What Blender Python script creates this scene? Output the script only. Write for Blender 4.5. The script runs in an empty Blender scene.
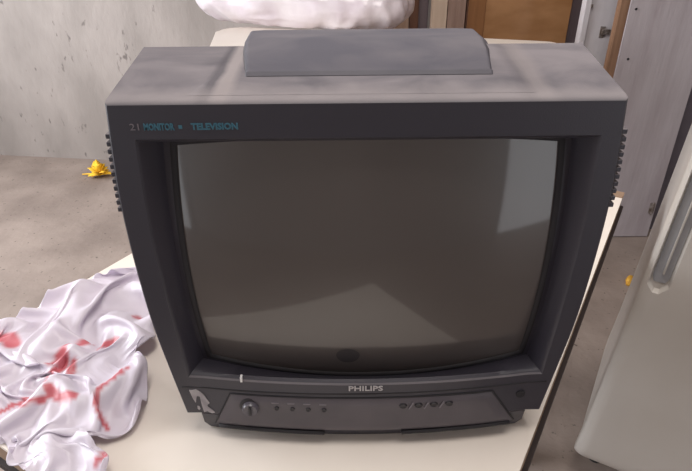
import bpy, bmesh, math, random
from mathutils import Vector, Matrix, noise
random.seed(7)
S = bpy.context.scene
C = S.collection
PI = math.pi

# ---------------------------------------------------------------- materials
def lin(c):
    return tuple(((v/255)/12.92 if v/255 <= .04045 else ((v/255+.055)/1.055)**2.4) for v in c) + (1,)

def mat(name, col, rough=.6, metal=0, col2=None, scale=8, detail=6, bump=0, bscale=40, lo=.35, hi=.65,
        spec=.5, coat=0, specks=None, speck_scale=30, speck_thr=.72, stretch=(1, 1, 1), trans=0, sheen=0, coords='Object'):
    m = bpy.data.materials.new(name); m.use_nodes = True
    nt = m.node_tree; N = nt.nodes; L = nt.links
    b = N['Principled BSDF']
    b.inputs['Roughness'].default_value = rough
    b.inputs['Metallic'].default_value = metal
    b.inputs['Specular IOR Level'].default_value = spec
    b.inputs['Coat Weight'].default_value = coat
    b.inputs['Coat Roughness'].default_value = .12
    b.inputs['Transmission Weight'].default_value = trans
    b.inputs['Base Color'].default_value = lin(col)
    tc = N.new('ShaderNodeTexCoord'); mp = N.new('ShaderNodeMapping')
    mp.inputs['Scale'].default_value = stretch
    L.new(tc.outputs[coords], mp.inputs[0])
    out = None
    if col2:
        n = N.new('ShaderNodeTexNoise'); n.inputs['Scale'].default_value = scale; n.inputs['Detail'].default_value = detail
        L.new(mp.outputs[0], n.inputs['Vector'])
        mr = N.new('ShaderNodeMapRange'); mr.inputs[1].default_value = lo; mr.inputs[2].default_value = hi
        L.new(n.outputs['Fac'], mr.inputs[0])
        mx = N.new('ShaderNodeMix'); mx.data_type = 'RGBA'
        mx.inputs[6].default_value = lin(col); mx.inputs[7].default_value = lin(col2)
        L.new(mr.outputs[0], mx.inputs[0]); out = mx.outputs[2]
    if specks:
        n = N.new('ShaderNodeTexNoise'); n.inputs['Scale'].default_value = speck_scale; n.inputs['Detail'].default_value = 3
        L.new(mp.outputs[0], n.inputs['Vector'])
        mr = N.new('ShaderNodeMapRange'); mr.inputs[1].default_value = speck_thr; mr.inputs[2].default_value = speck_thr+.06
        L.new(n.outputs['Fac'], mr.inputs[0])
        mx = N.new('ShaderNodeMix'); mx.data_type = 'RGBA'
        if out: L.new(out, mx.inputs[6])
        else: mx.inputs[6].default_value = lin(col)
        mx.inputs[7].default_value = lin(specks)
        L.new(mr.outputs[0], mx.inputs[0]); out = mx.outputs[2]
    if out: L.new(out, b.inputs['Base Color'])
    if bump:
        n = N.new('ShaderNodeTexNoise'); n.inputs['Scale'].default_value = bscale; n.inputs['Detail'].default_value = 6
        L.new(mp.outputs[0], n.inputs['Vector'])
        bp = N.new('ShaderNodeBump'); bp.inputs['Strength'].default_value = bump; bp.inputs['Distance'].default_value = .01
        L.new(n.outputs['Fac'], bp.inputs['Height']); L.new(bp.outputs[0], b.inputs['Normal'])
    return m

def dusty_plastic(name, col, dust, wipe, marks=False):
    """dark plastic with a real layer of dust lying on the surfaces that face up"""
    m = bpy.data.materials.new(name); m.use_nodes = True
    nt = m.node_tree; N = nt.nodes; L = nt.links; b = N['Principled BSDF']
    g = N.new('ShaderNodeNewGeometry'); tc = N.new('ShaderNodeTexCoord')
    sx = N.new('ShaderNodeSeparateXYZ'); L.new(g.outputs['Normal'], sx.inputs[0])
    mr = N.new('ShaderNodeMapRange'); mr.inputs[1].default_value = .45; mr.inputs[2].default_value = .9
    L.new(sx.outputs['Z'], mr.inputs[0])
    n = N.new('ShaderNodeTexNoise'); n.inputs['Scale'].default_value = 13; n.inputs['Detail'].default_value = 7
    n.inputs['Distortion'].default_value = .6
    mp = N.new('ShaderNodeMapping'); mp.inputs['Scale'].default_value = (.8, 1.6, 1)
    L.new(tc.outputs['Object'], mp.inputs[0]); L.new(mp.outputs[0], n.inputs['Vector'])
    mr2 = N.new('ShaderNodeMapRange'); mr2.inputs[1].default_value = .36; mr2.inputs[2].default_value = .68
    mr2.inputs[3].default_value = 0; mr2.inputs[4].default_value = 1
    L.new(n.outputs['Fac'], mr2.inputs[0])
    dm = N.new('ShaderNodeMix'); dm.data_type = 'RGBA'
    dm.inputs[6].default_value = lin(wipe); dm.inputs[7].default_value = lin(dust)
    L.new(mr2.outputs[0], dm.inputs[0])
    if marks:
        so_ = N.new('ShaderNodeSeparateXYZ'); L.new(tc.outputs['Object'], so_.inputs[0])
        n2 = N.new('ShaderNodeTexNoise'); n2.inputs['Scale'].default_value = 26; n2.inputs['Detail'].default_value = 4
        L.new(tc.outputs['Object'], n2.inputs['Vector'])
        def M2(op, a, b):
            q = N.new('ShaderNodeMath'); q.operation = op
            for i, v in enumerate((a, b)):
                if v is None: continue
                if isinstance(v, (int, float)): q.inputs[i].default_value = v
                else: L.new(v, q.inputs[i])
            return q.outputs[0]
        def band(x0, slope, w, soft, wob):
            d = M2('SUBTRACT', so_.outputs['X'], M2('ADD', M2('MULTIPLY', so_.outputs['Y'], slope), x0))
            d = M2('ADD', d, M2('MULTIPLY', M2('SUBTRACT', n2.outputs['Fac'], .5), wob))
            k = N.new('ShaderNodeMapRange'); k.inputs[1].default_value = w; k.inputs[2].default_value = w+soft
            k.inputs[3].default_value = 1; k.inputs[4].default_value = 0; L.new(M2('ABSOLUTE', d, None), k.inputs[0]); return k.outputs[0]
        prev_ = dm.outputs[2]
        for x0, sl, w_, sf, c_, st in ((-.160, .16, .003, .007, (70, 66, 72), .7), (-.143, .10, .004, .008, (140, 132, 132), .75), (.163, -.05, .004, .012, (80, 75, 80), .5), (.176, -.1, .004, .012, (136, 128, 128), .45)):  # streaks beside the hump paint the shading of its shallow recess
            mm = N.new('ShaderNodeMix'); mm.data_type = 'RGBA'; L.new(prev_, mm.inputs[6]); mm.inputs[7].default_value = lin(c_)
            L.new(M2('MULTIPLY', band(x0, sl, w_, sf, .012), st), mm.inputs[0]); prev_ = mm.outputs[2]
        # paler band along the front edge
        k = N.new('ShaderNodeMapRange'); k.inputs[1].default_value = .012; k.inputs[2].default_value = .032; k.inputs[3].default_value = .55; k.inputs[4].default_value = 0
        L.new(M2('ADD', so_.outputs['Y'], M2('MULTIPLY', M2('SUBTRACT', n2.outputs['Fac'], .5), .03)), k.inputs[0])
        mm = N.new('ShaderNodeMix'); mm.data_type = 'RGBA'; L.new(prev_, mm.inputs[6]); mm.inputs[7].default_value = lin((138, 131, 132)); L.new(k.outputs[0], mm.inputs[0])
        dust_out = mm.outputs[2]
    else:
        dust_out = dm.outputs[2]
    fm = N.new('ShaderNodeMix'); fm.data_type = 'RGBA'; fm.inputs[6].default_value = lin(col)
    L.new(dust_out, fm.inputs[7]); L.new(mr.outputs[0], fm.inputs[0])
    L.new(fm.outputs[2], b.inputs['Base Color'])
    rr = N.new('ShaderNodeMapRange'); rr.inputs[3].default_value = .42; rr.inputs[4].default_value = .85
    L.new(mr.outputs[0], rr.inputs[0]); L.new(rr.outputs[0], b.inputs['Roughness'])
    f = N.new('ShaderNodeTexNoise'); f.inputs['Scale'].default_value = 600
    L.new(tc.outputs['Object'], f.inputs['Vector'])
    bp = N.new('ShaderNodeBump'); bp.inputs['Strength'].default_value = .15; bp.inputs['Distance'].default_value = .001
    L.new(f.outputs['Fac'], bp.inputs['Height']); L.new(bp.outputs[0], b.inputs['Normal'])
    return m

def wood(name, col, col2, scale=3, rough=.6, axis='Z'):
    st = {'Z': (14, 14, .8), 'X': (.8, 14, 14)}[axis]
    return mat(name, col, rough, col2=col2, scale=scale, detail=8, stretch=st, lo=.3, hi=.7, bump=.15, bscale=12)

M = {}
M['floor'] = mat('cement_floor', (160, 145, 136), .85, col2=(138, 124, 116), scale=3.5, detail=9, bump=.35, bscale=30,
                 specks=(104, 93, 86), speck_scale=44, speck_thr=.655)
M['wall'] = mat('rough_plaster', (170, 161, 156), .9, col2=(150, 142, 137), scale=2.6, detail=8, bump=.4, bscale=18,
                specks=(118, 110, 107), speck_scale=13, speck_thr=.655, stretch=(1.6, 1.6, .8))
M['ceiling'] = mat('ceiling_plaster', (190, 186, 180), .9, col2=(175, 170, 165), scale=3)
M['table'] = mat('cream_laminate', (238, 229, 220), .38, col2=(231, 220, 210), scale=3, spec=.4, coat=.1)
M['table_side'] = mat('tan_edge_board', (164, 138, 116), .7, col2=(138, 112, 92), scale=12)
M['dark_edge'] = mat('dark_edge_band', (42, 30, 28), .6)
M['leg'] = mat('brown_leg_wood', (110, 84, 64), .6, col2=(90, 66, 50), scale=10)
M['tv'] = dusty_plastic('dusty_charcoal_plastic', (50, 48, 57), (118, 112, 116), (88, 84, 90), True)
M['tv_hump'] = dusty_plastic('dusty_slate_plastic', (54, 52, 60), (96, 92, 98), (78, 76, 85))
M['bevel'] = mat('bezel_plastic', (52, 49, 58), .38, bump=.05, bscale=400)
M['groove'] = mat('groove_black', (28, 25, 30), .7)
M['panel'] = mat('control_panel_plastic', (80, 74, 80), .42, col2=(72, 67, 73), scale=20)
M['button'] = mat('black_button', (34, 31, 36), .45)
M['knob'] = mat('knob_plastic', (84, 80, 88), .35, coat=.2)
M['silver'] = mat('silver_print', (168, 164, 166), .4)
M['teal'] = mat('teal_print', (58, 106, 124), .5)
M['faint'] = mat('grey_print', (112, 106, 112), .5)
M['sticker'] = mat('torn_sticker', (176, 170, 172), .7, col2=(140, 134, 138), scale=60)
M['white'] = mat('white_paint', (226, 224, 224), .4)
M['fridge'] = mat('white_enamel', (184, 178, 172), .34, col2=(177, 170, 163), scale=4, spec=.5, coat=.15)
M['grip'] = mat('grey_grip_plastic', (152, 152, 155), .45, col2=(140, 140, 144), scale=12)
M['rubber'] = mat('dark_rubber', (50, 48, 48), .8)
M['board'] = mat('whitewashed_board', (184, 176, 180), .75, col2=(166, 156, 160), scale=4, detail=8, stretch=(3, 3, .5),
                 specks=(108, 98, 98), speck_scale=26, speck_thr=.76, bump=.15, bscale=20)
M['brown'] = wood('brown_edge_wood', (150, 116, 92), (122, 90, 68))
M['gap_shade'] = mat('gap_shade_grey', (98, 90, 98), .7, col2=(84, 77, 84), scale=4)  # dark grey that paints the shadow in the gap beside the boards
M['lightwood'] = wood('pale_timber', (214, 194, 176), (200, 176, 156))
M['pinkwood'] = wood('pinkish_timber', (164, 138, 126), (142, 116, 104))
M['darkwood'] = wood('dark_timber', (108, 72, 52), (84, 54, 40))
M['tanwood'] = wood('tan_timber', (178, 152, 132), (144, 114, 94))
M['gap_wall_shade'] = wood('gap_wall_shade_grey', (122, 108, 112), (104, 92, 98))  # grained grey for a gap and the shaded wall showing between boards
M['ply'] = mat('plywood', (180, 134, 92), .6, col2=(160, 114, 72), scale=2.5, detail=8, stretch=(2, 2, 5), coat=.1)
M['ply_edge'] = wood('plywood_trim', (150, 104, 64), (132, 88, 52))
M['doorwhite'] = mat('dull_white_door', (222, 218, 222), .55, col2=(206, 200, 204), scale=4, stretch=(3, 3, .6))
M['metal'] = mat('worn_steel', (176, 168, 164), .35, metal=.5, col2=(110, 96, 86), scale=60)
M['yellow'] = mat('yellow_petal', (252, 206, 56), .6, col2=(248, 190, 34), scale=30)
M['yellow2'] = mat('yellow_scrap', (230, 178, 70), .6, col2=(214, 156, 50), scale=60)
M['frame'] = mat('window_frame_paint', (120, 112, 104), .6)

# TV glass: grey phosphor behind tinted shiny glass, with one round dark spot
def screen_mat():
    m = mat('tube_glass', (76, 69, 67), .22, col2=(72, 66, 64), scale=3, spec=.5, coat=.8)
    b = m.node_tree.nodes['Principled BSDF']; b.inputs['Coat Roughness'].default_value = .06
    b.inputs['Roughness'].default_value = .35
    return m
M['glass'] = screen_mat()
M['dark_spot'] = mat('dull_dark_spot', (44, 39, 42), .6)

# translucent crumpled plastic with red print taken from a vertex attribute
def plastic_bag():
    m = bpy.data.materials.new('thin_printed_plastic'); m.use_nodes = True
    nt = m.node_tree; N = nt.nodes; L = nt.links; b = N['Principled BSDF']
    at = N.new('ShaderNodeAttribute'); at.attribute_name = 'print'
    tc = N.new('ShaderNodeTexCoord')
    n = N.new('ShaderNodeTexNoise'); n.inputs['Scale'].default_value = 9; n.inputs['Detail'].default_value = 5
    L.new(tc.outputs['Object'], n.inputs['Vector'])
    mb = N.new('ShaderNodeMix'); mb.data_type = 'RGBA'
    mb.inputs[6].default_value = lin((238, 232, 242)); mb.inputs[7].default_value = lin((222, 211, 224))
    L.new(n.outputs['Fac'], mb.inputs[0])
    mx = N.new('ShaderNodeMix'); mx.data_type = 'RGBA'
    L.new(mb.outputs[2], mx.inputs[6]); mx.inputs[7].default_value = lin((204, 62, 74))
    L.new(at.outputs['Fac'], mx.inputs[0]); L.new(mx.outputs[2], b.inputs['Base Color'])
    b.inputs['Roughness'].default_value = .48
    b.inputs['Coat Weight'].default_value = .25; b.inputs['Coat Roughness'].default_value = .2
    tr = N.new('ShaderNodeBsdfTranslucent'); L.new(mx.outputs[2], tr.inputs[0])
    ms = N.new('ShaderNodeMixShader'); ms.inputs[0].default_value = .22
    o = N['Material Output']
    L.new(b.outputs[0], ms.inputs[1]); L.new(tr.outputs[0], ms.inputs[2]); L.new(ms.outputs[0], o.inputs[0])
    return m
M['bag'] = plastic_bag()
M['sack'] = mat('white_plastic_wrap', (226, 218, 222), .32, col2=(204, 191, 199), scale=6, detail=4, coat=.5, bump=.3, bscale=14)

# ---------------------------------------------------------------- helpers
def obj(name, bm, m, parent=None, smooth=False, angle=None):
    me = bpy.data.meshes.new(name); bmesh.ops.recalc_face_normals(bm, faces=bm.faces[:])
    bm.to_mesh(me); bm.free()
    o = bpy.data.objects.new(name, me); C.objects.link(o)
    if m: me.materials.append(M[m] if isinstance(m, str) else m)
    if smooth or angle:
        for p in me.polygons: p.use_smooth = True
        if angle:
            me.set_sharp_from_angle(angle=math.radians(angle))
    if parent: o.parent = parent
    return o

def tag(o, label=None, cat=None, group=None, kind=None):
    if label: o['label'] = label
    if cat: o['category'] = cat
    if group: o['group'] = group
    if kind: o['kind'] = kind
    return o

def empty(name, loc, label, cat, rz=0, group=None):
    o = bpy.data.objects.new(name, None); C.objects.link(o)
    o.location = loc; o.rotation_euler = (0, 0, rz); o.empty_display_size = .1
    return tag(o, label, cat, group)

def box(bm, x0, x1, y0, y1, z0, z1, bevel=0, seg=2):
    r = bmesh.ops.create_cube(bm, size=1)
    for v in r['verts']:
        v.co = Vector(((x0+x1)/2+v.co.x*(x1-x0), (y0+y1)/2+v.co.y*(y1-y0), (z0+z1)/2+v.co.z*(z1-z0)))
    if bevel:
        es = list({e for v in r['verts'] for e in v.link_edges})
        bmesh.ops.bevel(bm, geom=es, offset=bevel, segments=seg, affect='EDGES', profile=.5)
    return bm

def bx(*a, **k):
    return box(bmesh.new(), *a, **k)

def prism(pts, z0, z1, bm=None, bevel=0):
    bm = bm or bmesh.new()
    lo = [bm.verts.new((x, y, z0)) for x, y in pts]; hi = [bm.verts.new((x, y, z1)) for x, y in pts]
    n = len(pts); bm.faces.new(lo[::-1]); top = bm.faces.new(hi)
    for i in range(n): bm.faces.new((lo[i], lo[(i+1) % n], hi[(i+1) % n], hi[i]))
    if bevel:
        bmesh.ops.bevel(bm, geom=list(top.edges), offset=bevel, segments=3, affect='EDGES')
    return bm

def round_poly(pts, radii, seg=8):
    out = []; n = len(pts)
    for i, (p, r) in enumerate(zip(pts, radii)):
        p = Vector(p); a = Vector(pts[i-1])-p; b = Vector(pts[(i+1) % n])-p
        a.normalize(); b.normalize()
        if r <= 0: out.append(tuple(p)); continue
        ang = a.angle(b)/2; d = r/math.tan(ang); c = p+(a+b).normalized()*(r/math.sin(ang))
        s = p+a*d-c; e = p+b*d-c
        a0 = math.atan2(s.y, s.x); a1 = math.atan2(e.y, e.x)
        da = (a1-a0+PI) % (2*PI)-PI
        for k in range(seg+1):
            t = a0+da*k/seg; out.append((c.x+r*math.cos(t), c.y+r*math.sin(t)))
    return out

def tube(path, r, bm=None, n=8):
    bm = bm or bmesh.new(); rings = []
    path = [Vector(p) for p in path]
    for i, p in enumerate(path):
        t = (path[min(i+1, len(path)-1)]-path[max(i-1, 0)]).normalized()
        a = t.orthogonal().normalized(); b = t.cross(a)
        if rings:
            pa = prev - t*prev.dot(t)
            a = pa.normalized(); b = t.cross(a)
        prev = a
        rr = r[i] if isinstance(r, (list, tuple)) else r
        rings.append([bm.verts.new(p+(a*math.cos(2*PI*k/n)+b*math.sin(2*PI*k/n))*rr) for k in range(n)])
    for A, B in zip(rings, rings[1:]):
        for k in range(n): bm.faces.new((A[k], A[(k+1) % n], B[(k+1) % n], B[k]))
    bm.faces.new(rings[0][::-1]); bm.faces.new(rings[-1])
    return bm

def grid(nu, nv, f, bm=None, thick=None):
    bm = bm or bmesh.new()
    V = [[bm.verts.new(f(i/nu, j/nv)) for i in range(nu+1)] for j in range(nv+1)]
    for j in range(nv):
        for i in range(nu):
            bm.faces.new((V[j][i], V[j][i+1], V[j+1][i+1], V[j+1][i]))
    return bm

# ---------------------------------------------------------------- room
RZ = math.radians(-7.8)
def wallpt(x):          # y of the rear wall's face at x
    return 3.168 - .137*x
def struct(name, bm, m):
    return tag(obj(name, bm, m), kind='structure')
XL, XR, YF, HT = -3.1, 2.7, -1.3, 2.7
struct('floor', prism([(XL-.1, YF-.1), (XR+.1, YF-.1), (XR+.1, 3.7), (XL-.1, 3.7)], -.1, 0), 'floor')
struct('wall_back', prism([(XL, wallpt(XL)), (XR, wallpt(XR)), (XR, wallpt(XR)+.15), (XL, wallpt(XL)+.15)], 0, HT), 'wall')
struct('ceiling', prism([(XL-.1, YF-.1), (XR+.1, YF-.1), (XR+.1, 3.7), (XL-.1, 3.7)], HT, HT+.1), 'ceiling')
# left wall with a wide window opening
bm = bx(XL-.15, XL, YF, .2, 0, HT); box(bm, XL-.15, XL, 2.8, 3.7, 0, HT)
box(bm, XL-.15, XL, .2, 2.8, 0, .9); box(bm, XL-.15, XL, .2, 2.8, 2.3, HT)
struct('wall_left', bm, 'wall')
bm = bmesh.new()
for y0, y1, z0, z1 in ((.2, .25, .9, 2.3), (2.75, 2.8, .9, 2.3), (.25, 2.75, .9, .95), (.25, 2.75, 2.25, 2.3), (1.48, 1.52, .95, 2.25)):
    box(bm, XL-.1, XL-.04, y0, y1, z0, z1)
struct('window_1', bm, 'frame')
struct('wall_right', bx(XR, XR+.15, YF, 3.7, 0, HT), 'wall')
# front wall (behind the camera) with an open doorway on the right and a second doorway on the left
bm = bx(XL, -2.6, YF-.15, YF, 0, HT); box(bm, -2.6, -1.5, YF-.15, YF, 2.1, HT)
box(bm, -1.5, 1.25, YF-.15, YF, 0, HT); box(bm, 1.25, 2.45, YF-.15, YF, 2.15, HT); box(bm, 2.45, XR, YF-.15, YF, 0, HT)
struct('wall_front', bm, 'wall')
bm = bx(1.25, 1.31, YF-.12, YF+.02, 0, 2.15); box(bm, 2.39, 2.45, YF-.12, YF+.02, 0, 2.15); box(bm, 1.31, 2.39, YF-.12, YF+.02, 2.09, 2.15)
struct('door_1', bm, 'frame')
bm = bx(-2.6, -2.55, YF-.12, YF+.02, 0, 2.1); box(bm, -1.55, -1.5, YF-.12, YF+.02, 0, 2.1); box(bm, -2.55, -1.55, YF-.12, YF+.02, 2.05, 2.1)
struct('door_2', bm, 'frame')

# ---------------------------------------------------------------- the cream table under the television
U = Vector((.515, .857)); W = Vector((.857, -.515))     # along the table / across it to the right
A = Vector((.057, .199))                                # near right corner
TL_, TW_ = 1.255, .853
table = empty('table', (A.x, A.y, 0), 'long cream-topped table with tan sides and dark lower edge carrying the television', 'table', rz=math.atan2(U.y, U.x))
# local axes: +x along the table, +y to the left across it
def rect(x0, x1, y0, y1, r): return round_poly([(x0, y0), (x1, y0), (x1, y1), (x0, y1)], [r]*4, 5)
obj('tabletop', prism(rect(0, TL_, 0, TW_, .006), .744, .75, bevel=.002), 'table', table)
obj('edge_board', prism(rect(.001, TL_-.001, .001, TW_-.001, .005), .712, .744), 'table_side', table)
obj('dark_edge_strip', prism(rect(-.006, TL_+.006, -.006, TW_+.006, .005), .700, .712), 'dark_edge', table)
tag(obj('corner_cap', prism(rect(TL_-.035, TL_+.001, -.001, .045, .004), .745, .7515), 'table_side', table), 'brown cap at the far right corner')
for lx, ly in ((.15, .09), (.15, TW_-.09), (TL_-.27, .09), (TL_-.27, TW_-.09)):
    obj('leg', bx(lx-.025, lx+.025, ly-.025, ly+.025, 0, .700, bevel=.004), 'leg', table)

# ---------------------------------------------------------------- television
TX, TY, TZ = .021, .531, .75
tv = empty('television', (TX, TY, TZ), 'old boxy charcoal tube television with a dusty top standing on the cream table', 'television')
# local: x right, y back, z up from the table. front face plane y=0
hT, hB = .2535, .2355            # half widths top / bottom
zT, zB = .463, .040             # face top / face bottom
def curve_at(tab, t):           # smooth curve through a table of (t, value)
    if t <= tab[0][0]: return tab[0][1]
    if t >= tab[-1][0]: return tab[-1][1]
    for i in range(len(tab)-1):
        if tab[i][0] <= t <= tab[i+1][0]:
            (t0, a), (t1, b) = tab[i], tab[i+1]; h = t1-t0; u = (t-t0)/h
            def sl(k):
                if k in (0, len(tab)-1): j = 0 if k == 0 else k-1; return (tab[j+1][1]-tab[j][1])/(tab[j+1][0]-tab[j][0])
                return (tab[k+1][1]-tab[k-1][1])/(tab[k+1][0]-tab[k-1][0])
            m0, m1 = sl(i)*h, sl(i+1)*h
            return (2*u**3-3*u*u+1)*a+(u**3-2*u*u+u)*m0+(-2*u**3+3*u*u)*b+(u**3-u*u)*m1
def hw(z): return curve_at([(.040, .2365), (.12, .2475), (.19, .2560), (.26, .2600), (.335, .2612), (.39, .2590), (.463, .2530)], z)
def ow(z): return curve_at([(.105, .2245), (.20, .2305), (.27, .2335), (.34, .2340), (.424, .2305)], z)
def chin(x, z):                 # forward bow of the lower front
    k = max(0, min(1, (.129-z)/.019)); k = k*k*(3-2*k)
    return -.017*(1-min(1, (x/.215)**2))*k
N_S = 24
# glass outline (barrel shape) and depth
GX, GZ0 = .212, .262            # half width, centre height of the tube
def glass_pt(u, v, grow=1.0):
    x = u*(.2090+.0065*(1-v*v))*grow+.003
    z = GZ0+v*(.150+(.014 if v > 0 else .021)*(1-u*u))*grow
    r2 = x*x+(z-GZ0)**2
    return Vector((x, .004+r2/(2*1.08), z))
def side_pts(fn):               # perimeter, N_S points per side, starting bottom-left going right, up, left, down
    P = []
    for k in range(N_S): P.append(fn(-1+2*k/N_S, -1))
    for k in range(N_S): P.append(fn(1, -1+2*k/N_S))
    for k in range(N_S): P.append(fn(1-2*k/N_S, 1))
    for k in range(N_S): P.append(fn(-1, 1-2*k/N_S))
    return P
def bridge(bm, rings, close=True):
    R = [[bm.verts.new(p) for p in r] for r in rings]
    for A_, B_ in zip(R, R[1:]):
        n = len(A_)
        for i in range(n if close else n-1):
            bm.faces.new((A_[i], A_[(i+1) % n], B_[(i+1) % n], B_[i]))
    return R
ZO0, ZO1 = .108, .424           # opening bottom / top
def face_out(u, v, inset=0, back=0):
    z = ZO0-.006 if v < 0 and False else (zB if v == -1 else zT if v == 1 else zB+(zT-zB)*(v+1)/2)
    zz = z + (inset if v == -1 else -inset if v == 1 else 0)
    x = u*(hw(z)-inset)
    return Vector((x, back+chin(x, z), zz))
def opening(u, v, d=0, ins=0):
    z = ZO0+(ZO1-ZO0)*(v+1)/2
    x = .002+u*(ow(z)-ins)
    zz = z+(-ins if v > 0 else ins)*abs(v)
    return Vector((x, d+chin(x, z), zz))
def rounded(fn, rad):           # pull the parameter corners in for a rounder outline
    def g(u, v):
        m = max(abs(u), abs(v)); 
        k = min(abs(u), abs(v))/m if m else 0
        s = 1-rad*k**6
        return fn(u*s, v*s)
    return g
bm = bmesh.new()
rings = [side_pts(lambda u, v: face_out(u, v, 0, .119) + Vector((0, 0, .028 if v == 1 else 0))) ]
# sides / top of the front shell: top rises towards the rear
def shell(t, ins=0):
    def f(u, v):
        p = face_out(u, v, ins, 0)
        y = .119*t
        zr = .028*t*max(0, (p.z-zB)/(zT-zB))
        return Vector((p.x*(1-.030*t), p.y*(1-t)+y, p.z+zr))
    return f
rings = [side_pts(shell(1)), side_pts(shell(.55)), side_pts(shell(.06)), side_pts(shell(.015, .0006)), side_pts(lambda u, v: face_out(u, v, .0025, 0)),
         side_pts(lambda u, v: face_out(u, v, .006, 0)), side_pts(lambda u, v: opening(u, v, 0, -.002)), side_pts(lambda u, v: opening(u, v, .002, 0))]
bridge(bm, rings)
front_shell = obj('front_shell', bm, 'tv', tv, angle=35)
# rear housing: tapers to the tube neck
def ringR(y, half, z0, z1, r=.02, n=6):
    pts = round_poly([(-half, z0), (half, z0), (half, z1), (-half, z1)], [r]*4, n)
    return [Vector((x, y, z)) for x, z in pts]
bm = bmesh.new()
R = bridge(bm, [ringR(.119, .238, .034, .4905, .004), ringR(.126, .236, .032, .487, .006), ringR(.20, .226, .0125, .468, .02), ringR(.30, .19, .010, .42, .03), ringR(.40, .15, .010, .34, .03), ringR(.43, .135, .02, .32, .03)])
bm.faces.new(R[-1]); bm.faces.new(R[0][::-1])
obj('rear_housing', bm, 'tv', tv, angle=35)
# raised hump on top
def toph(y): return zT+.2353*y
bm = bmesh.new()
def hump(xl, xr, y, z, r=.012):
    fl = max(0, min(1, (y-.05)/.05))
    pts = round_poly([(xl-.008*fl, min(toph(y), z)-.012), (xr+.020*fl, min(toph(y), z)-.012), (xr, z), (xl, z)], [.001, .001, r, r], 5)
    return [Vector((x, y, z_)) for x, z_ in pts]
prof = [(.044, -.1225, .1310, toph(.044)+.0030), (.048, -.1225, .1308, toph(.048)+.006), (.060, -.1240, .1305, .4860), (.080, -.1265, .1300, .4935), (.110, -.1290, .1295, .5005), (.150, -.129, .128, .5020), (.200, -.122, .120, .494), (.26, -.105, .105, .470), (.34, -.09, .09, .42)]
prof = [tuple(p+(q-p)*k/6 for p, q in zip(A_, B_)) for A_, B_ in zip(prof, prof[1:]) for k in range(6)]+[prof[-1]]
R = bridge(bm, [hump(a, b, y, z, .003 if y < .05 else .006) for y, a, b, z in prof])
bm.faces.new(R[0][::-1]); bm.faces.new(R[-1])
obj('top_hump', bm, 'tv_hump', tv, angle=40)
# shallow raised apron around the hump
def apron(u, v):
    # u across, v from front to rear
    y = .012+.103*v
    wl = .150+.030*(1-v)**2; wr = .150+.012*(1-v)
    x = -wl+(wl+wr)*u + .004
    h = .0022*min(1, u*14, (1-u)*14, v*6)
    return Vector((x, y, toph(y)+.0002+max(0, h)))
obj('hump_apron', grid(40, 12, apron), 'tv', tv, smooth=True)
# screen bevel (from the opening down to the glass)
bm = bmesh.new()
bridge(bm, [side_pts(lambda u, v: opening(u, v, .0019, 0)), side_pts(lambda u, v: opening(u, v, .006, .003)),
            side_pts(lambda u, v: glass_pt(u, v, 1.03)*.85+opening(u, v, .02, .012)*.15 + Vector((0, -.001, 0))),
            side_pts(lambda u, v: glass_pt(u*1.0, v*1.0, .996)+Vector((0, -.002, 0))),
            side_pts(lambda u, v: glass_pt(u, v, .99)+Vector((0, .001, 0)))])
obj('screen_bezel', bm, 'bevel', tv, angle=50)
# dark gasket round the glass
bm = bmesh.new()
bridge(bm, [side_pts(lambda u, v: glass_pt(u, v, 1.0)+Vector((0, -.0030, 0))), side_pts(lambda u, v: glass_pt(u, v, .975)+Vector((0, -.0032, 0))),
            side_pts(lambda u, v: glass_pt(u, v, .968)+Vector((0, .001, 0)))])
obj('gasket', bm, 'groove', tv, smooth=True)
screen = obj('screen', grid(48, 40, lambda a, b: glass_pt(2*a-1, 2*b-1, 1.0)), 'glass', tv, smooth=True)
# round dark spot laid on the glass
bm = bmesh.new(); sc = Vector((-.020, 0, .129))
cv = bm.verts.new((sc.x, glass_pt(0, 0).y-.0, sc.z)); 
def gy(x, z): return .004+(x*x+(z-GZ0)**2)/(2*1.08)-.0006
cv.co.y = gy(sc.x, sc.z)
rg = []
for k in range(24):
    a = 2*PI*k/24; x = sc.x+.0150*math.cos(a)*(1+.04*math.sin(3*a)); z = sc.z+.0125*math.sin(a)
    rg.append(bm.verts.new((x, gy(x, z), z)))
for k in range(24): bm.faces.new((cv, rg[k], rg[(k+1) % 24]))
tag(obj('dark_spot', bm, 'dark_spot', screen, smooth=True), 'round dark spot low on the screen')
# plinth below the face, bowed like the chin
def chin_prism(x0, x1, z0, z1, off, depth, taper=0, n=24, low=0):
    bm = bmesh.new(); rr = []
    for k in range(n+1):
        x = x0+(x1-x0)*k/n; xb = x*(1-taper)
        rr.append([Vector((xb, chin(xb, z0)+off+low, z0)), Vector((x, chin(x, z0)+off+low*.35, z0+.018)), Vector((x, chin(x, z0)+off, z1)), Vector((x, depth, z1)), Vector((xb, depth, z0))])
    R = bridge(bm, rr); bm.faces.new(R[0]); bm.faces.new(R[-1][::-1])
    return bm
obj('plinth', chin_prism(-.2165, .2165, .0005, .0405, .0005, .11, taper=.02, low=.014), 'tv', tv, angle=40)
# chin seam line (dark groove) running across under the maker's name
def strip_on_face(pts, w, off, name, m, parent):
    """thin raised/recessed ribbon following the bowed lower face; pts are (x,z)"""
    bm = bmesh.new(); P3 = []
    for (xa, za), (xb, zb) in zip(pts, pts[1:]):
        n = max(2, int(abs(xb-xa)/.012))
        for k in range(n): P3.append((xa+(xb-xa)*k/n, za+(zb-za)*k/n))
    P3.append(pts[-1])
    tube([Vector((x, chin(x, z)+off, z)) for x, z in P3], w, bm, 6)
    return obj(name, bm, m, parent, smooth=True)
strip_on_face([(-.2355, .089), (.236, .093)], .0013, .0003, 'seam_line', 'groove', tv)
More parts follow.
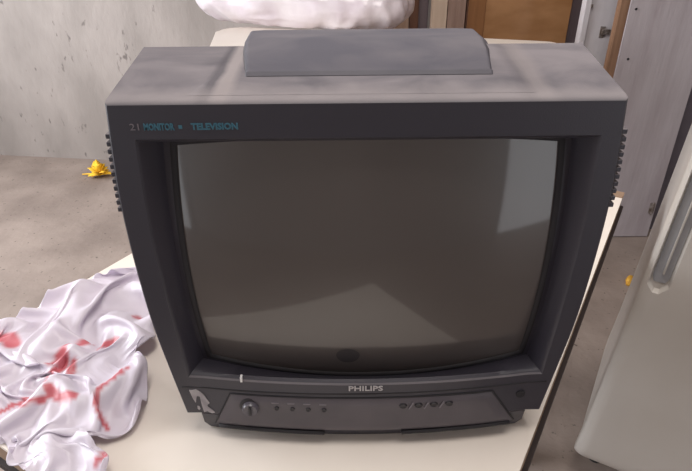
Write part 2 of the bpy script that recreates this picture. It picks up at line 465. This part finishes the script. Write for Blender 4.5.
# control panel: slightly raised trapezoid
def panel(u, v):
    z = .0265+(.083-.0265)*v
    x0 = -.1985+(.0265)*v; x1 = .2005-(.036)*v
    x = x0+(x1-x0)*u
    lift = .0028*min(1, 30*u, 30*(1-u), 8*v+.3, 8*(1-v))
    y = min(chin(x, z), chin(x, .04)+.003)
    return Vector((x, chin(x, max(z, .0))-lift-.0005, z))
panel_o = obj('control_panel', grid(60, 10, panel), 'panel', tv, smooth=True)
strip_on_face([(-.199, .026), (-.1725, .0835), (.166, .0850), (.202, .0265)], .0012, -.0002, 'panel_groove', 'groove', panel_o)
# finger slots along the lower edge
strip_on_face([(-.194, .0235), (-.052, .0215)], .0030, -.0015, 'slot', 'groove', panel_o)
strip_on_face([(.050, .0215), (.196, .0240)], .0030, -.0015, 'slot', 'groove', panel_o)
def disc(name, x, z, r, depth, m, parent, ry=1.0, y0=None, n=24):
    bm = bmesh.new(); y = (chin(x, z) if y0 is None else y0)
    prof = [(r, .001), (r, -depth*.7), (r*.85, -depth), (r*.55, -depth*.9), (0, -depth*.85)]
    rings = []
    for rr, d in prof[:-1]:
        rings.append([Vector((x+rr*math.cos(2*PI*k/n), y+d, z+rr*ry*math.sin(2*PI*k/n))) for k in range(n)])
    R = bridge(bm, rings); bm.faces.new(R[-1]); bm.faces.new(R[0][::-1])
    return obj(name, bm, m, parent, angle=40)
ring = disc('knob_collar', -.1480, .0655, .0135, .0040, 'button', panel_o)
kn = disc('volume_knob', -.147, .0645, .0108, .0100, 'knob', panel_o)
obj('knob_ridge', bx(-.1485, -.1455, chin(-.149, .0525)-.0125, chin(-.149, .0525)-.008,   .0575, .0725, bevel=.0006), 'button', kn)
for k in range(4):
    x = -.1125+.0204*k
    disc('button', x, .0660, .0032, .0050, 'button', panel_o, n=12)
    obj('button_mark', bx(x-.006, x+.003, chin(x, .06)-.0038, chin(x, .06)-.002, .0745, .0757), 'faint', panel_o)
for k in range(4):
    x = .050+.0198*k
    disc('round_button', x, .0725, .0052, .0055, 'button', panel_o, ry=.7, n=14)
    if k < 3: obj('slash_mark', tube([(x+.0075, chin(x, .05)-.0042, .0670), (x+.0125, chin(x, .06)-.0042, .0775)], .0009), 'faint', panel_o)
obj('label_plate', bx(.133, .160, -.0105, -.006, .0650, .0750, bevel=.0005), 'bevel', panel_o)
disc('sensor_eye', .2045, .0735, .0058, .0025, 'groove', tv)
# torn sticker on the lower left corner
px = [(85, 150), (110, 150), (150, 143), (185, 160), (215, 180), (240, 215), (262, 245), (235, 262), (240, 278), (270, 295), (298, 318), (270, 327), (225, 312), (190, 325), (180, 270), (175, 200), (150, 195), (138, 215), (125, 250), (105, 215)]
def stk(pp, name):
    bm = bmesh.new(); vs = []
    lo = []
    for a, b in pp:
        x = -.2265+ (a-85)/213*.029; z = .086-(b-143)/184*.042
        vs.append(bm.verts.new((x+.000, chin(x, z)-.0012, z))); lo.append(bm.verts.new((x, chin(x, z)+.0006, z)))
    bm.faces.new(vs); bm.faces.new(lo[::-1])
    for i in range(len(vs)): bm.faces.new((vs[i], vs[(i+1) % len(vs)], lo[(i+1) % len(vs)], lo[i]))
    return tag(obj(name, bm, 'sticker', tv), 'torn remains of a pale sticker at the lower left')
stk(px, 'sticker_remnant'); stk([(135, 275), (155, 278), (158, 300), (145, 308), (132, 298)], 'sticker_remnant')
# small white mark under the screen
obj('paint_mark', bx(-.1565, -.1540, -.0092, -.0032, .1055, .1130), 'white', tv)
# lettering
def text(body, x, y, z, size, m, parent, name, width, bold=0):
    cu = bpy.data.curves.new(name, 'FONT'); cu.body = body; cu.size = size; cu.extrude = .0004; cu.offset = bold
    cu.align_x = 'CENTER'; cu.align_y = 'CENTER'; cu.resolution_u = 2
    t = bpy.data.objects.new(name, cu); C.objects.link(t)
    dg = bpy.context.evaluated_depsgraph_get(); me = bpy.data.meshes.new_from_object(t.evaluated_get(dg))
    bpy.data.objects.remove(t)
    o = bpy.data.objects.new(name, me); C.objects.link(o); me.materials.clear(); me.materials.append(M[m])
    o.parent = parent; o.location = (x, y, z); o.rotation_euler = (PI/2, 0, 0); o.scale = (width/max(1e-4, o.dimensions.x), 1, 1)
    return o
tag(text('PHILIPS', .0018, chin(0, .1)-.0012, .1015, .0112, 'silver', tv, 'maker_name', .043, .0002), 'pale capital letters centred below the screen')
text('21', -.2270, -.0004, .4385, .0095, 'faint', tv, 'front_lettering', .0090)
text('MONITOR', -.2040, -.0004, .4385, .0095, 'teal', tv, 'front_lettering', .0300, .0003)
obj('lettering_dot', bx(-.1845, -.1810, -.0008, .001, .4368, .4403), 'teal', tv)
text('TELEVISION', -.1490, -.0004, .4385, .0090, 'teal', tv, 'front_lettering', .0460, .0003)
# cooling ribs on both flanks
for sgn in (1, -1):
    for k in range(11):
        z = .428-.0082*k
        h = hw(z)
        bm = bx(h-.008, h+.0050, .003, .035, z-.0026, z+.0026, bevel=.001) if sgn > 0 else bx(-h-.0042, -h+.008, .003, .035, z-.0026, z+.0026, bevel=.001)
        obj('side_rib', bm, 'tv', tv)

# ---------------------------------------------------------------- crumpled plastic bag on the table
def seg_d(p, a, b):
    ab = b-a; t = max(0, min(1, (p-a).dot(ab)/ab.length_squared)); return (p-(a+ab*t)).length
reds = [([(-.600, .725), (-.560, .722), (-.545, .705)], .015), ([(-.462, .655), (-.445, .690), (-.420, .705)], .0075), ([(-.450, .640), (-.440, .665)], .008),
        ([(-.395, .690), (-.375, .705)], .009), ([(-.425, .655), (-.422, .635)], .007), ([(-.500, .570), (-.470, .590), (-.440, .600)], .0042),
        ([(-.500, .553), (-.455, .560), (-.425, .580)], .0042), ([(-.430, .590), (-.410, .575), (-.385, .570)], .008), ([(-.450, .625), (-.440, .615)], .004),
        ([(-.335, .620), (-.355, .580), (-.352, .560), (-.330, .535)], .0035), ([(-.355, .585), (-.325, .625)], .0035), ([(-.365, .775), (-.330, .765)], .009),
        ([(-.318, .472), (-.310, .478)], .006)]
reds = [([Vector(q) for q in f], w) for f, w in reds]
# crumple a sheet: a square sheet larger than its outline is squeezed into it and relaxed (position based cloth)
import numpy as np
def crumple():
    rng = np.random.default_rng(4); n = 100
    O = np.array([(-.610, .740), (-.566, .805), (-.529, .860), (-.480, .900), (-.425, .925), (-.385, .895), (-.350, .810), (-.316, .715),
                  (-.338, .668), (-.305, .640), (-.293, .590), (-.296, .548), (-.318, .522), (-.348, .514), (-.326, .492), (-.306, .470),
                  (-.312, .430), (-.350, .432), (-.385, .448), (-.430, .484), (-.480, .533), (-.530, .610), (-.590, .690)])
    def curve(p):
        d = np.r_[0, np.cumsum(np.linalg.norm(np.diff(p, axis=0), axis=1))]; t = np.linspace(0, d[-1], n+1)
        return np.c_[np.interp(t, d, p[:, 0]), np.interp(t, d, p[:, 1])]
    top = curve(O[0:5]); right = curve(O[4:17]); bot = curve(O[16:20][::-1]); left = curve(np.r_[O[19:], O[:1]][::-1])
    u = np.linspace(0, 1, n+1)[None, :, None]; v = np.linspace(0, 1, n+1)[:, None, None]
    P2 = (1-v)*top[None]+v*bot[None]+(1-u)*left[:, None]+u*right[:, None]-((1-u)*(1-v)*O[0]+u*(1-v)*O[4]+(1-u)*v*O[19]+u*v*O[16])
    def rnd(freq, amp):
        g = rng.normal(size=(n+1, n+1)); F = np.fft.rfft2(g)
        k = np.hypot(*np.meshgrid(np.fft.fftfreq(n+1)*(n+1), np.fft.rfftfreq(n+1)*(n+1), indexing='ij'))
        r = np.fft.irfft2(F*np.exp(-(k/freq)**2), s=(n+1, n+1)); return r/r.std()*amp
    X = np.zeros((n+1, n+1, 3)); X[..., :2] = P2
    X[..., 0] += rnd(5, .008); X[..., 1] += rnd(5, .008)
    X[..., 2] = np.abs(rnd(6, .030)+rnd(12, .010))+.003
    s = 1.42; nl = lambda A, B: np.linalg.norm(A-B, axis=2)*s
    dx = nl(P2[:, 1:], P2[:, :-1]); dy = nl(P2[1:], P2[:-1]); dh1 = nl(P2[1:, 1:], P2[:-1, :-1]); dh2 = nl(P2[1:, :-1], P2[:-1, 1:])
    b2x = nl(P2[:, 4:], P2[:, :-4]); b2y = nl(P2[4:], P2[:-4])
    def sat(A, B, L, k, short=0):
        d = B-A; l = np.linalg.norm(d, axis=-1, keepdims=True)+1e-9; L = L[..., None]
        if short: return d*np.where(l < L*short, (l-L*short)/l*.5*k, 0)
        return d*((l-L)/l*.5*k)
    G = [([(-.49, .84), (-.47, .77), (-.49, .69)], .030, .028), ([(-.44, .84), (-.38, .84)], .020, .03), ([(-.42, .60), (-.378, .567), (-.34, .60), (-.31, .66)], .034, .022),
         ([(-.425, .60), (-.41, .54), (-.385, .49)], .022, .02), ([(-.36, .52), (-.315, .48)], .022, .02), ([(-.40, .76), (-.34, .70)], .028, .03),
         ([(-.45, .69), (-.38, .66)], .018, .025), ([(-.56, .74), (-.51, .70)], .012, .025), ([(-.42, .62), (-.38, .64)], .01, .05)]
    def ground(x, y):
        h = np.zeros_like(x)
        for pl_, H, w in G:
            best = np.full_like(x, 9.)
            for a, b in zip(pl_, pl_[1:]):
                a = np.array(a); b = np.array(b); ab = b-a
                t = np.clip(((x-a[0])*ab[0]+(y-a[1])*ab[1])/(ab@ab), 0, 1)
                best = np.minimum(best, np.hypot(x-a[0]-ab[0]*t, y-a[1]-ab[1]*t))
            h = np.maximum(h, H*np.exp(-(best/w)**2))
        return h
    V = np.zeros_like(X)
    for it in range(260):
        V[..., 2] -= .00022; V *= .80; Y = X+V
        for _ in range(18):
            for p in (0, 1):
                A = Y[:, p:-1:2]; B = Y[:, p+1::2]; m = min(A.shape[1], B.shape[1]); c = sat(A[:, :m], B[:, :m], dx[:, p::2][:, :m], .9)
                Y[:, p:p+2*m:2] += c; Y[:, p+1:p+1+2*m:2] -= c
                A = Y[p:-1:2]; B = Y[p+1::2]; m = min(A.shape[0], B.shape[0]); c = sat(A[:m], B[:m], dy[p::2][:m], .9)
                Y[p:p+2*m:2] += c; Y[p+1:p+1+2*m:2] -= c
            for p in (0, 1):
                m = Y[p:-1:2].shape[0]
                c = sat(Y[p:-1:2, :-1], Y[p+1::2, 1:][:m], dh1[p::2], .35); Y[p:p+2*m:2, :-1] += c; Y[p+1:p+1+2*m:2, 1:] -= c
                c = sat(Y[p:-1:2, 1:], Y[p+1::2, :-1][:m], dh2[p::2], .35); Y[p:p+2*m:2, 1:] += c; Y[p+1:p+1+2*m:2, :-1] -= c
            c = sat(Y[:, :-4], Y[:, 4:], b2x, .17, .90); Y[:, :-4] += c; Y[:, 4:] -= c
            c = sat(Y[:-4], Y[4:], b2y, .17, .90); Y[:-4] += c; Y[4:] -= c
            gh = .0015+ground(Y[..., 0], Y[..., 1]); Y[..., 2] = np.maximum(Y[..., 2], gh)
            Y[..., 2] = np.where(Y[..., 2] > .075, .075+(Y[..., 2]-.075)*.8, Y[..., 2])
            for sl in (np.s_[0, :], np.s_[-1, :], np.s_[:, 0], np.s_[:, -1]):
                Y[sl][..., :2] += (P2[sl]-Y[sl][..., :2])*.25
        V = Y-X; gr = Y[..., 2] < gh+.003; V[gr] *= .3; X = Y
    for _ in range(2):
        L = X.copy(); L[1:-1, 1:-1] = (X[:-2, 1:-1]+X[2:, 1:-1]+X[1:-1, :-2]+X[1:-1, 2:])/4; X = X+(L-X)*.6
    return X
SH = crumple(); NB = SH.shape[0]; SH = SH.reshape(-1, 3)
bm = bmesh.new(); pl = bm.verts.layers.float.new('print'); vl = []
for k in range(NB*NB):
    p = Vector((float(SH[k][0]), float(SH[k][1]))); h = float(SH[k][2])
    # the print is described where it reads on the sheet seen from above
    r = 0
    for f, w in reds:
        dd = min(seg_d(p, a, b) for a, b in zip(f, f[1:]))+.0022*noise.noise(Vector((p.x*30, p.y*30, 0)))
        r = max(r, 1-max(0, min(1, (dd-w*.6)/(w*.45))))
    v = bm.verts.new((p.x, p.y, TZ+.0012+h)); v[pl] = r*.85; vl.append(v)
for j in range(NB-1):
    for i in range(NB-1):
        q = j*NB+i; bm.faces.new((vl[q], vl[q+1], vl[q+NB+1], vl[q+NB]))
bag = obj('plastic_bag', bm, 'bag', None, smooth=True)
sb = bag.modifiers.new('subdivide', 'SUBSURF'); sb.levels = 1; sb.render_levels = 1
so = bag.modifiers.new('thickness', 'SOLIDIFY'); so.thickness = .0008; so.offset = 1
tag(bag, 'crumpled thin white plastic bag with red print lying left of the television', 'bag')

# ---------------------------------------------------------------- white fridge on the right
fr = empty('refrigerator', (.600, 1.005, 0), 'tall white refrigerator with a recessed grip standing right of the table', 'refrigerator', rz=math.atan2(-.515, .857))
FW, FD, FH = .56, .56, 1.34      # local x along the face, y back
def vprism(pts, z0, z1): return prism(pts, z0, z1)
# door with rounded vertical edges and a grip groove down its left side
gx0, gx1, gz0, gz1 = .011, .055, .660, 1.16
def edge_shift(z): return .056*max(0, (z-.1)/.9)**.85     # the left edge bows inwards towards the top
def doorf(u, z):
    """cross-section of the door front at height z; u across 0..1"""
    x = u*FW; r = .032; sh = edge_shift(z)*(1-u)
    y = 0
    if x < r: y = r-math.sqrt(max(0, r*r-(r-x)**2))
    if FW-x < r: y = r-math.sqrt(max(0, r*r-(r-(FW-x))**2))
    y *= .62
    zb = .10+.03
    gy_ = 0
    if .006 < x < .070 and .64 < z < 1.20:
        lo = gz0+max(0, .016-(x-gx0))*1.1+max(0, x-gx0-.028)*1.2
        m1 = max(0, min(1, (x-gx0)/.0035)); m2 = max(0, min(1, (gx1-x)/.0035)); m3 = max(0, min(1, (z-lo)/.005)); m4 = max(0, min(1, (gz1-z)/.006))
        gy_ = .014*min(m1, m2, m3, m4)
    y += gy_
    if z < zb: y += (.03-math.sqrt(max(0, .03**2-(zb-z)**2)))*.7
    if z > FH-.03: y += (.03-math.sqrt(max(0, .03**2-(z-FH+.03)**2)))*.7
    return Vector((x+sh, y, z))
us = sorted(set([0]+[.045*(1-math.cos(a*PI/16))/FW for a in range(1, 9)]+[1-.045*(1-math.cos(a*PI/16))/FW for a in range(0, 9)]+[k/14 for k in range(2, 13)]+[(.009+.0012*k)/FW for k in range(41)]))
zs = [.10, .103, .108, .115, .13]+sorted([.13+(FH-.16)*k/40 for k in range(1, 41)]+[.660+.0025*k+.0001 for k in range(20)]+[1.15+.002*k+.0001 for k in range(8)])+[FH-.015, FH-.006, FH-.002, FH]
bm = bmesh.new()
rows = [[bm.verts.new(doorf(u, z)) for u in us] for z in zs]
for j in range(len(zs)-1):
    for i in range(len(us)-1): bm.faces.new((rows[j][i], rows[j][i+1], rows[j+1][i+1], rows[j+1][i]))
back = [[bm.verts.new((u*FW+edge_shift(z)*(1-u), .055, z)) for u in (0, 1)] for z in zs]
for j in range(len(zs)-1):
    bm.faces.new((rows[j][0], back[j][0], back[j+1][0], rows[j+1][0])); bm.faces.new((rows[j][-1], rows[j+1][-1], back[j+1][1], back[j][1]))
    bm.faces.new((back[j][0], back[j][1], back[j+1][1], back[j+1][0]))
bm.faces.new([back[0][0]]+rows[0]+[back[0][1]]); bm.faces.new([back[-1][0]]+rows[-1]+[back[-1][1]])
door = obj('door', bm, 'fridge', fr, angle=45)
# the grip: cut into the door
def recess(u, v):
    z = gz0+.022+(gz1-gz0-.035)*v; lo_ = max(0, .012-(z-gz0-.022))
    x = gx0+.0045+lo_*.5+(gx1-gx0-.009-lo_)*u
    p = doorf(x/FW, z); p.y -= .0012
    return p
bm = grid(30, 60, recess)
gl = obj('grip_recess', bm, 'grip', door); so = gl.modifiers.new('t', 'SOLIDIFY'); so.thickness = .0008; so.offset = 0
tag(gl, 'grey recessed grip')
def bridged_cabinet():
    bm = bmesh.new(); rr = []
    for k in range(25):
        z = .06+(FH-.06)*k/24; x = edge_shift(z)+.006
        rr.append([Vector((a, b, z)) for a, b in round_poly([(x, .065), (FW-.004, .065), (FW-.004, FD), (x, FD)], [.006, .006, .02, .02], 4)])
    R = bridge(bm, rr); bm.faces.new(R[0][::-1]); bm.faces.new(R[-1])
    return bm
cab = obj('cabinet', bridged_cabinet(), 'fridge', fr, angle=40)
obj('door_seal', bx(.075, FW-.014, .052, .066, .10, FH-.03), 'rubber', fr)
gb = obj('grip_bar', bx(.0335, .0375, .006, .0135, .705, gz1-.012, bevel=.0015), 'fridge', door, angle=40)
for v in gb.data.vertices: v.co.x += edge_shift(v.co.z)*.92
for lx in (.06, FW-.06):
    for ly in (.12, FD-.06):
        obj('foot', prism([(lx+.02*math.cos(k*PI/8), ly+.02*math.sin(k*PI/8)) for k in range(16)], 0, .06), 'rubber', fr)

# ---------------------------------------------------------------- second cream table behind the television
pts = round_poly([(-.47, 1.95), (.75, 1.79), (.78, 2.14), (-.545, 2.565)], [.05, .05, .05, .10], 8)
t2 = empty('side_table', (.2, 2.1, 0), 'higher cream table with rounded corners seen behind the television top', 'table')
def loc2(p): return [(x-.2, y-2.1) for x, y in p]
obj('tabletop', prism(loc2(pts), .91, .95, bevel=.012), 'table', t2, angle=40)
for lx, ly in ((-.46, 2.02), (.66, 1.88), (.68, 2.06), (-.46, 2.42)):
    obj('leg', bx(lx-.2-.025, lx-.2+.025, ly-2.1-.025, ly-2.1+.025, 0, .91, bevel=.003), 'lightwood', t2)

# puffy white sack on it
bm = bmesh.new(); bmesh.ops.create_uvsphere(bm, u_segments=128, v_segments=72, radius=1)
for v in bm.verts:
    x, y, z = v.co
    def se(t, p): return math.copysign(abs(t)**p, t)
    X = se(x, .62)*.455; Y_ = se(y, .62)*.21
    edge = max(abs(X/.455), abs(Y_/.21))
    Z = se(z, .9)*.105
    X *= 1+.10*(abs(Y_/.21)**4)*1.0
    q = Vector((X*7, Y_*7, Z*5)); wv = noise.noise_vector(q*.7)
    wr = (1-abs(noise.noise(q*1.2+wv))*2.2)*.014+(1-abs(noise.noise(q*3+wv*2))*2)*.006
    n_ = Vector((x, y, z)).normalized()
    v.co = Vector((X, Y_, Z))+n_*wr
    if v.co.z < -.085: v.co.z = -.085-(-.085-v.co.z)*.2
sack = obj('white_sack', bm, 'sack', None, smooth=True)
sack.location = (-.165, 2.62, 1.042); sack.rotation_euler = (math.radians(0), math.radians(2.5), math.radians(-9))
tag(sack, 'puffy white plastic-wrapped sack lying on the rear table behind the television', 'sack')

# ---------------------------------------------------------------- timber and boards behind
def board(name, x0, x1, y, h, m, label, cat='board', th=.03, lean=0, group=None):
    w = x1-x0
    o = obj(name, bx(-w/2, w/2, -th/2, th/2, 0, h, bevel=.003), m)
    o.location = ((x0+x1)/2, y, 0); o.rotation_euler = (-lean, 0, RZ*0)
    return tag(o, label, cat, group)
board('plank_or_gap_strip', .235, .318, 2.92, 1.75, 'tanwood', 'mottled tan plank just right of the white sack', 'plank')
board('plank_or_gap_strip', .322, .366, 2.93, 1.8, 'darkwood', 'narrow dark brown plank beside the mottled tan plank', 'plank')
board('plank_or_gap_strip', .368, .418, 2.97, 1.8, 'gap_wall_shade', 'grey strip filling the gap between the dark brown plank and the pale one', 'plank')  # added strip standing for the grey gap between two planks
board('plank_or_gap_strip', .423, .500, 2.90, 1.9, 'lightwood', 'pale cream plank standing behind the television hump', 'plank')
board('timber_post', .503, .588, 2.91, 1.9, 'pinkwood', 'pinkish brown post between the pale plank and the plywood', 'post', th=.06)
ply = empty('plywood_sheet', (.85, 2.90, 0), 'orange-brown plywood sheet standing behind the right end of the television', 'board')
obj('sheet', bx(-.165, .25, -.009, .009, 0, 1.9), 'ply', ply)
obj('edge_strip', bx(-.250, -.165, -.016, .016, 0, 1.9, bevel=.003), 'ply_edge', ply)
obj('dark_edge', bx(-.2515-.006, -.2500, -.016, .016, 0, 1.9), 'darkwood', ply)
board('plank_or_gap_strip', 1.103, 1.18, 2.93, 1.9, 'gap_wall_shade', 'greyish brown strip painting the shaded wall between the plywood and the white door', 'plank')  # strip coloured as the shaded wall seen between plywood and door
# white door leaf with latch
dl = empty('loose_door', (1.13, 2.60, 0), 'narrow dull white door leaf with a small metal latch right of the plywood', 'door')
obj('door_leaf', bx(-.085, .085, 0, .035, 0, 2.0, bevel=.003), 'doorwhite', dl)
obj('frame_strip', bx(-.085, -.058, -.012, 0, 0, 2.0, bevel=.003), 'doorwhite', dl)
lt = obj('latch', bx(.010, .048, -.014, 0, .890, .912, bevel=.003), 'metal', dl)
obj('latch_plate', bx(.004, .026, -.005, 0, .876, .924, bevel=.002), 'metal', lt)
obj('screw', bx(-.064, -.052, -.016, -.010, 1.005, 1.017, bevel=.002), 'metal', dl)
# wide whitewashed board with brown edge
pb = empty('wide_board', (1.28, 2.33, 0), 'wide whitewashed board with a brown left edge standing on the floor at right', 'board')
obj('board_face', bx(-.165, .172, 0, .03, .004, 2.05, bevel=.002), 'board', pb)
obj('edge_strip', bx(-.200, -.165, .004, .04, 0, 2.05, bevel=.002), 'brown', pb)
for x, z in ((-.139, 1.033), (-.124, .842), (.15, .93)):
    disc('screw', x, z, .005, .003, 'groove', pb, y0=0, n=10)
hb = obj('hinge', bx(.142, .164, -.006, .002, .13, .185, bevel=.002), 'metal', pb)
obj('hinge_pin', tube([(.153, -.008, .125), (.153, -.008, .19)], .004), 'metal', hb)
board('gap_shade_sheet', 1.462, 2.25, 2.42, 2.1, 'gap_shade', 'dark grey sheet painting the shadowed gap behind the whitewashed board above the refrigerator', 'board')  # sheet put in as the shadow right of the whitewashed board

# ---------------------------------------------------------------- yellow scraps on the floor
bm = bmesh.new()
for k in range(46):
    a = random.uniform(0, 2*PI); el = random.uniform(.3, 1.5); ln = random.uniform(.035, .075); w = random.uniform(.014, .024)
    d = Vector((math.cos(a)*math.cos(el), math.sin(a)*math.cos(el), math.sin(el))); s = d.cross(Vector((0, 0, 1))).normalized()*w
    up = s.cross(d).normalized()*.004
    p = Vector((0, 0, .012)); rr = []
    for t in (0, .35, .7, 1):
        c = p+d*ln*t+Vector((0, 0, -.02*t*t)); ww = (0.5, 1, .8, .15)[int(t*3+.1)]
        c.z = max(c.z, .004)
        rr.append([c-s*ww, c+up*(1 if t < .9 else 0), c+s*ww, c-up*.3])
    R = bridge(bm, rr); bm.faces.new(R[0][::-1]); bm.faces.new(R[-1])
tube([(.0, 0, .01), (-.05, .0, .014), (-.09, .02, .006)], [.004, .003, .002], bm, 6)
f1 = obj('yellow_flower', bm, 'yellow', None, smooth=True); f1.location = (-1.470, 3.10, 0); f1.scale = (1.35, 1.35, 1.7)
tag(f1, 'ragged bright yellow flower on the floor by the wall left of the television', 'flower')
bm = bmesh.new()
pts = [Vector((-.02, -.03, .006)), Vector((-.008, -.012, .014)), Vector((.006, .008, .016)), Vector((.014, .03, .008))]
tube(pts, [.008, .015, .013, .005], bm, 8)
tube([Vector((.0, -.02, .008)), Vector((.024, -.026, .012)), Vector((.034, -.02, .008))], [.008, .010, .003], bm, 8)
f2 = obj('yellow_scrap', bm, 'yellow2', None, smooth=True); f2.location = (1.200, 1.955, 0)
tag(f2, 'small yellow scrap on the floor between the whitewashed board and the refrigerator', 'scrap')

# ---------------------------------------------------------------- light
w = bpy.data.worlds.new('World'); S.world = w; w.use_nodes = True
bg = w.node_tree.nodes['Background']; bg.inputs[0].default_value = (.93, .95, 1.0, 1); bg.inputs[1].default_value = 1.5
def area(name, loc, rot, sx, sy, e, col=(1, 1, 1)):
    l = bpy.data.lights.new(name, 'AREA'); l.shape = 'RECTANGLE'; l.size = sx; l.size_y = sy; l.energy = e; l.color = col
    o = bpy.data.objects.new(name, l); C.objects.link(o); o.location = loc; o.rotation_euler = rot
    return o
area('window_daylight', (XL-.02, 1.5, 1.6), (0, -PI/2, 0), 1.3, 2.45, 125, (.93, .96, 1))
area('doorway_daylight', (1.85, YF-.02, 1.05), (PI/2, 0, 0), 1.1, 2.0, 4.5, (1, .97, .97))
area('second_doorway_daylight', (-2.05, YF-.02, 1.05), (PI/2, 0, 0), 1.0, 2.0, 6, (.95, .97, 1))
area('ceiling_fill', (.1, .6, HT-.03), (0, 0, 0), 1.2, 1.2, 34, (1, .95, .90))  # unseen overhead fill light added to brighten the room

# ---------------------------------------------------------------- camera
cam = bpy.data.cameras.new('camera'); co = bpy.data.objects.new('camera', cam); C.objects.link(co)
cam.sensor_width = 36; cam.lens = 560/692*36; cam.clip_start = .02
co.matrix_world = Matrix.Translation((0, 0, 1.37)) @ Matrix.Rotation(math.radians(60), 4, 'X') @ Matrix.Rotation(math.radians(-.55), 4, 'Z')
S.camera = co
S.view_settings.view_transform = 'Standard'; S.view_settings.look = 'None'; S.view_settings.gamma = 1
S.view_settings.exposure = 0
S.view_settings.use_curve_mapping = False
S.cycles.use_denoising = True
S.cycles.max_bounces = 8
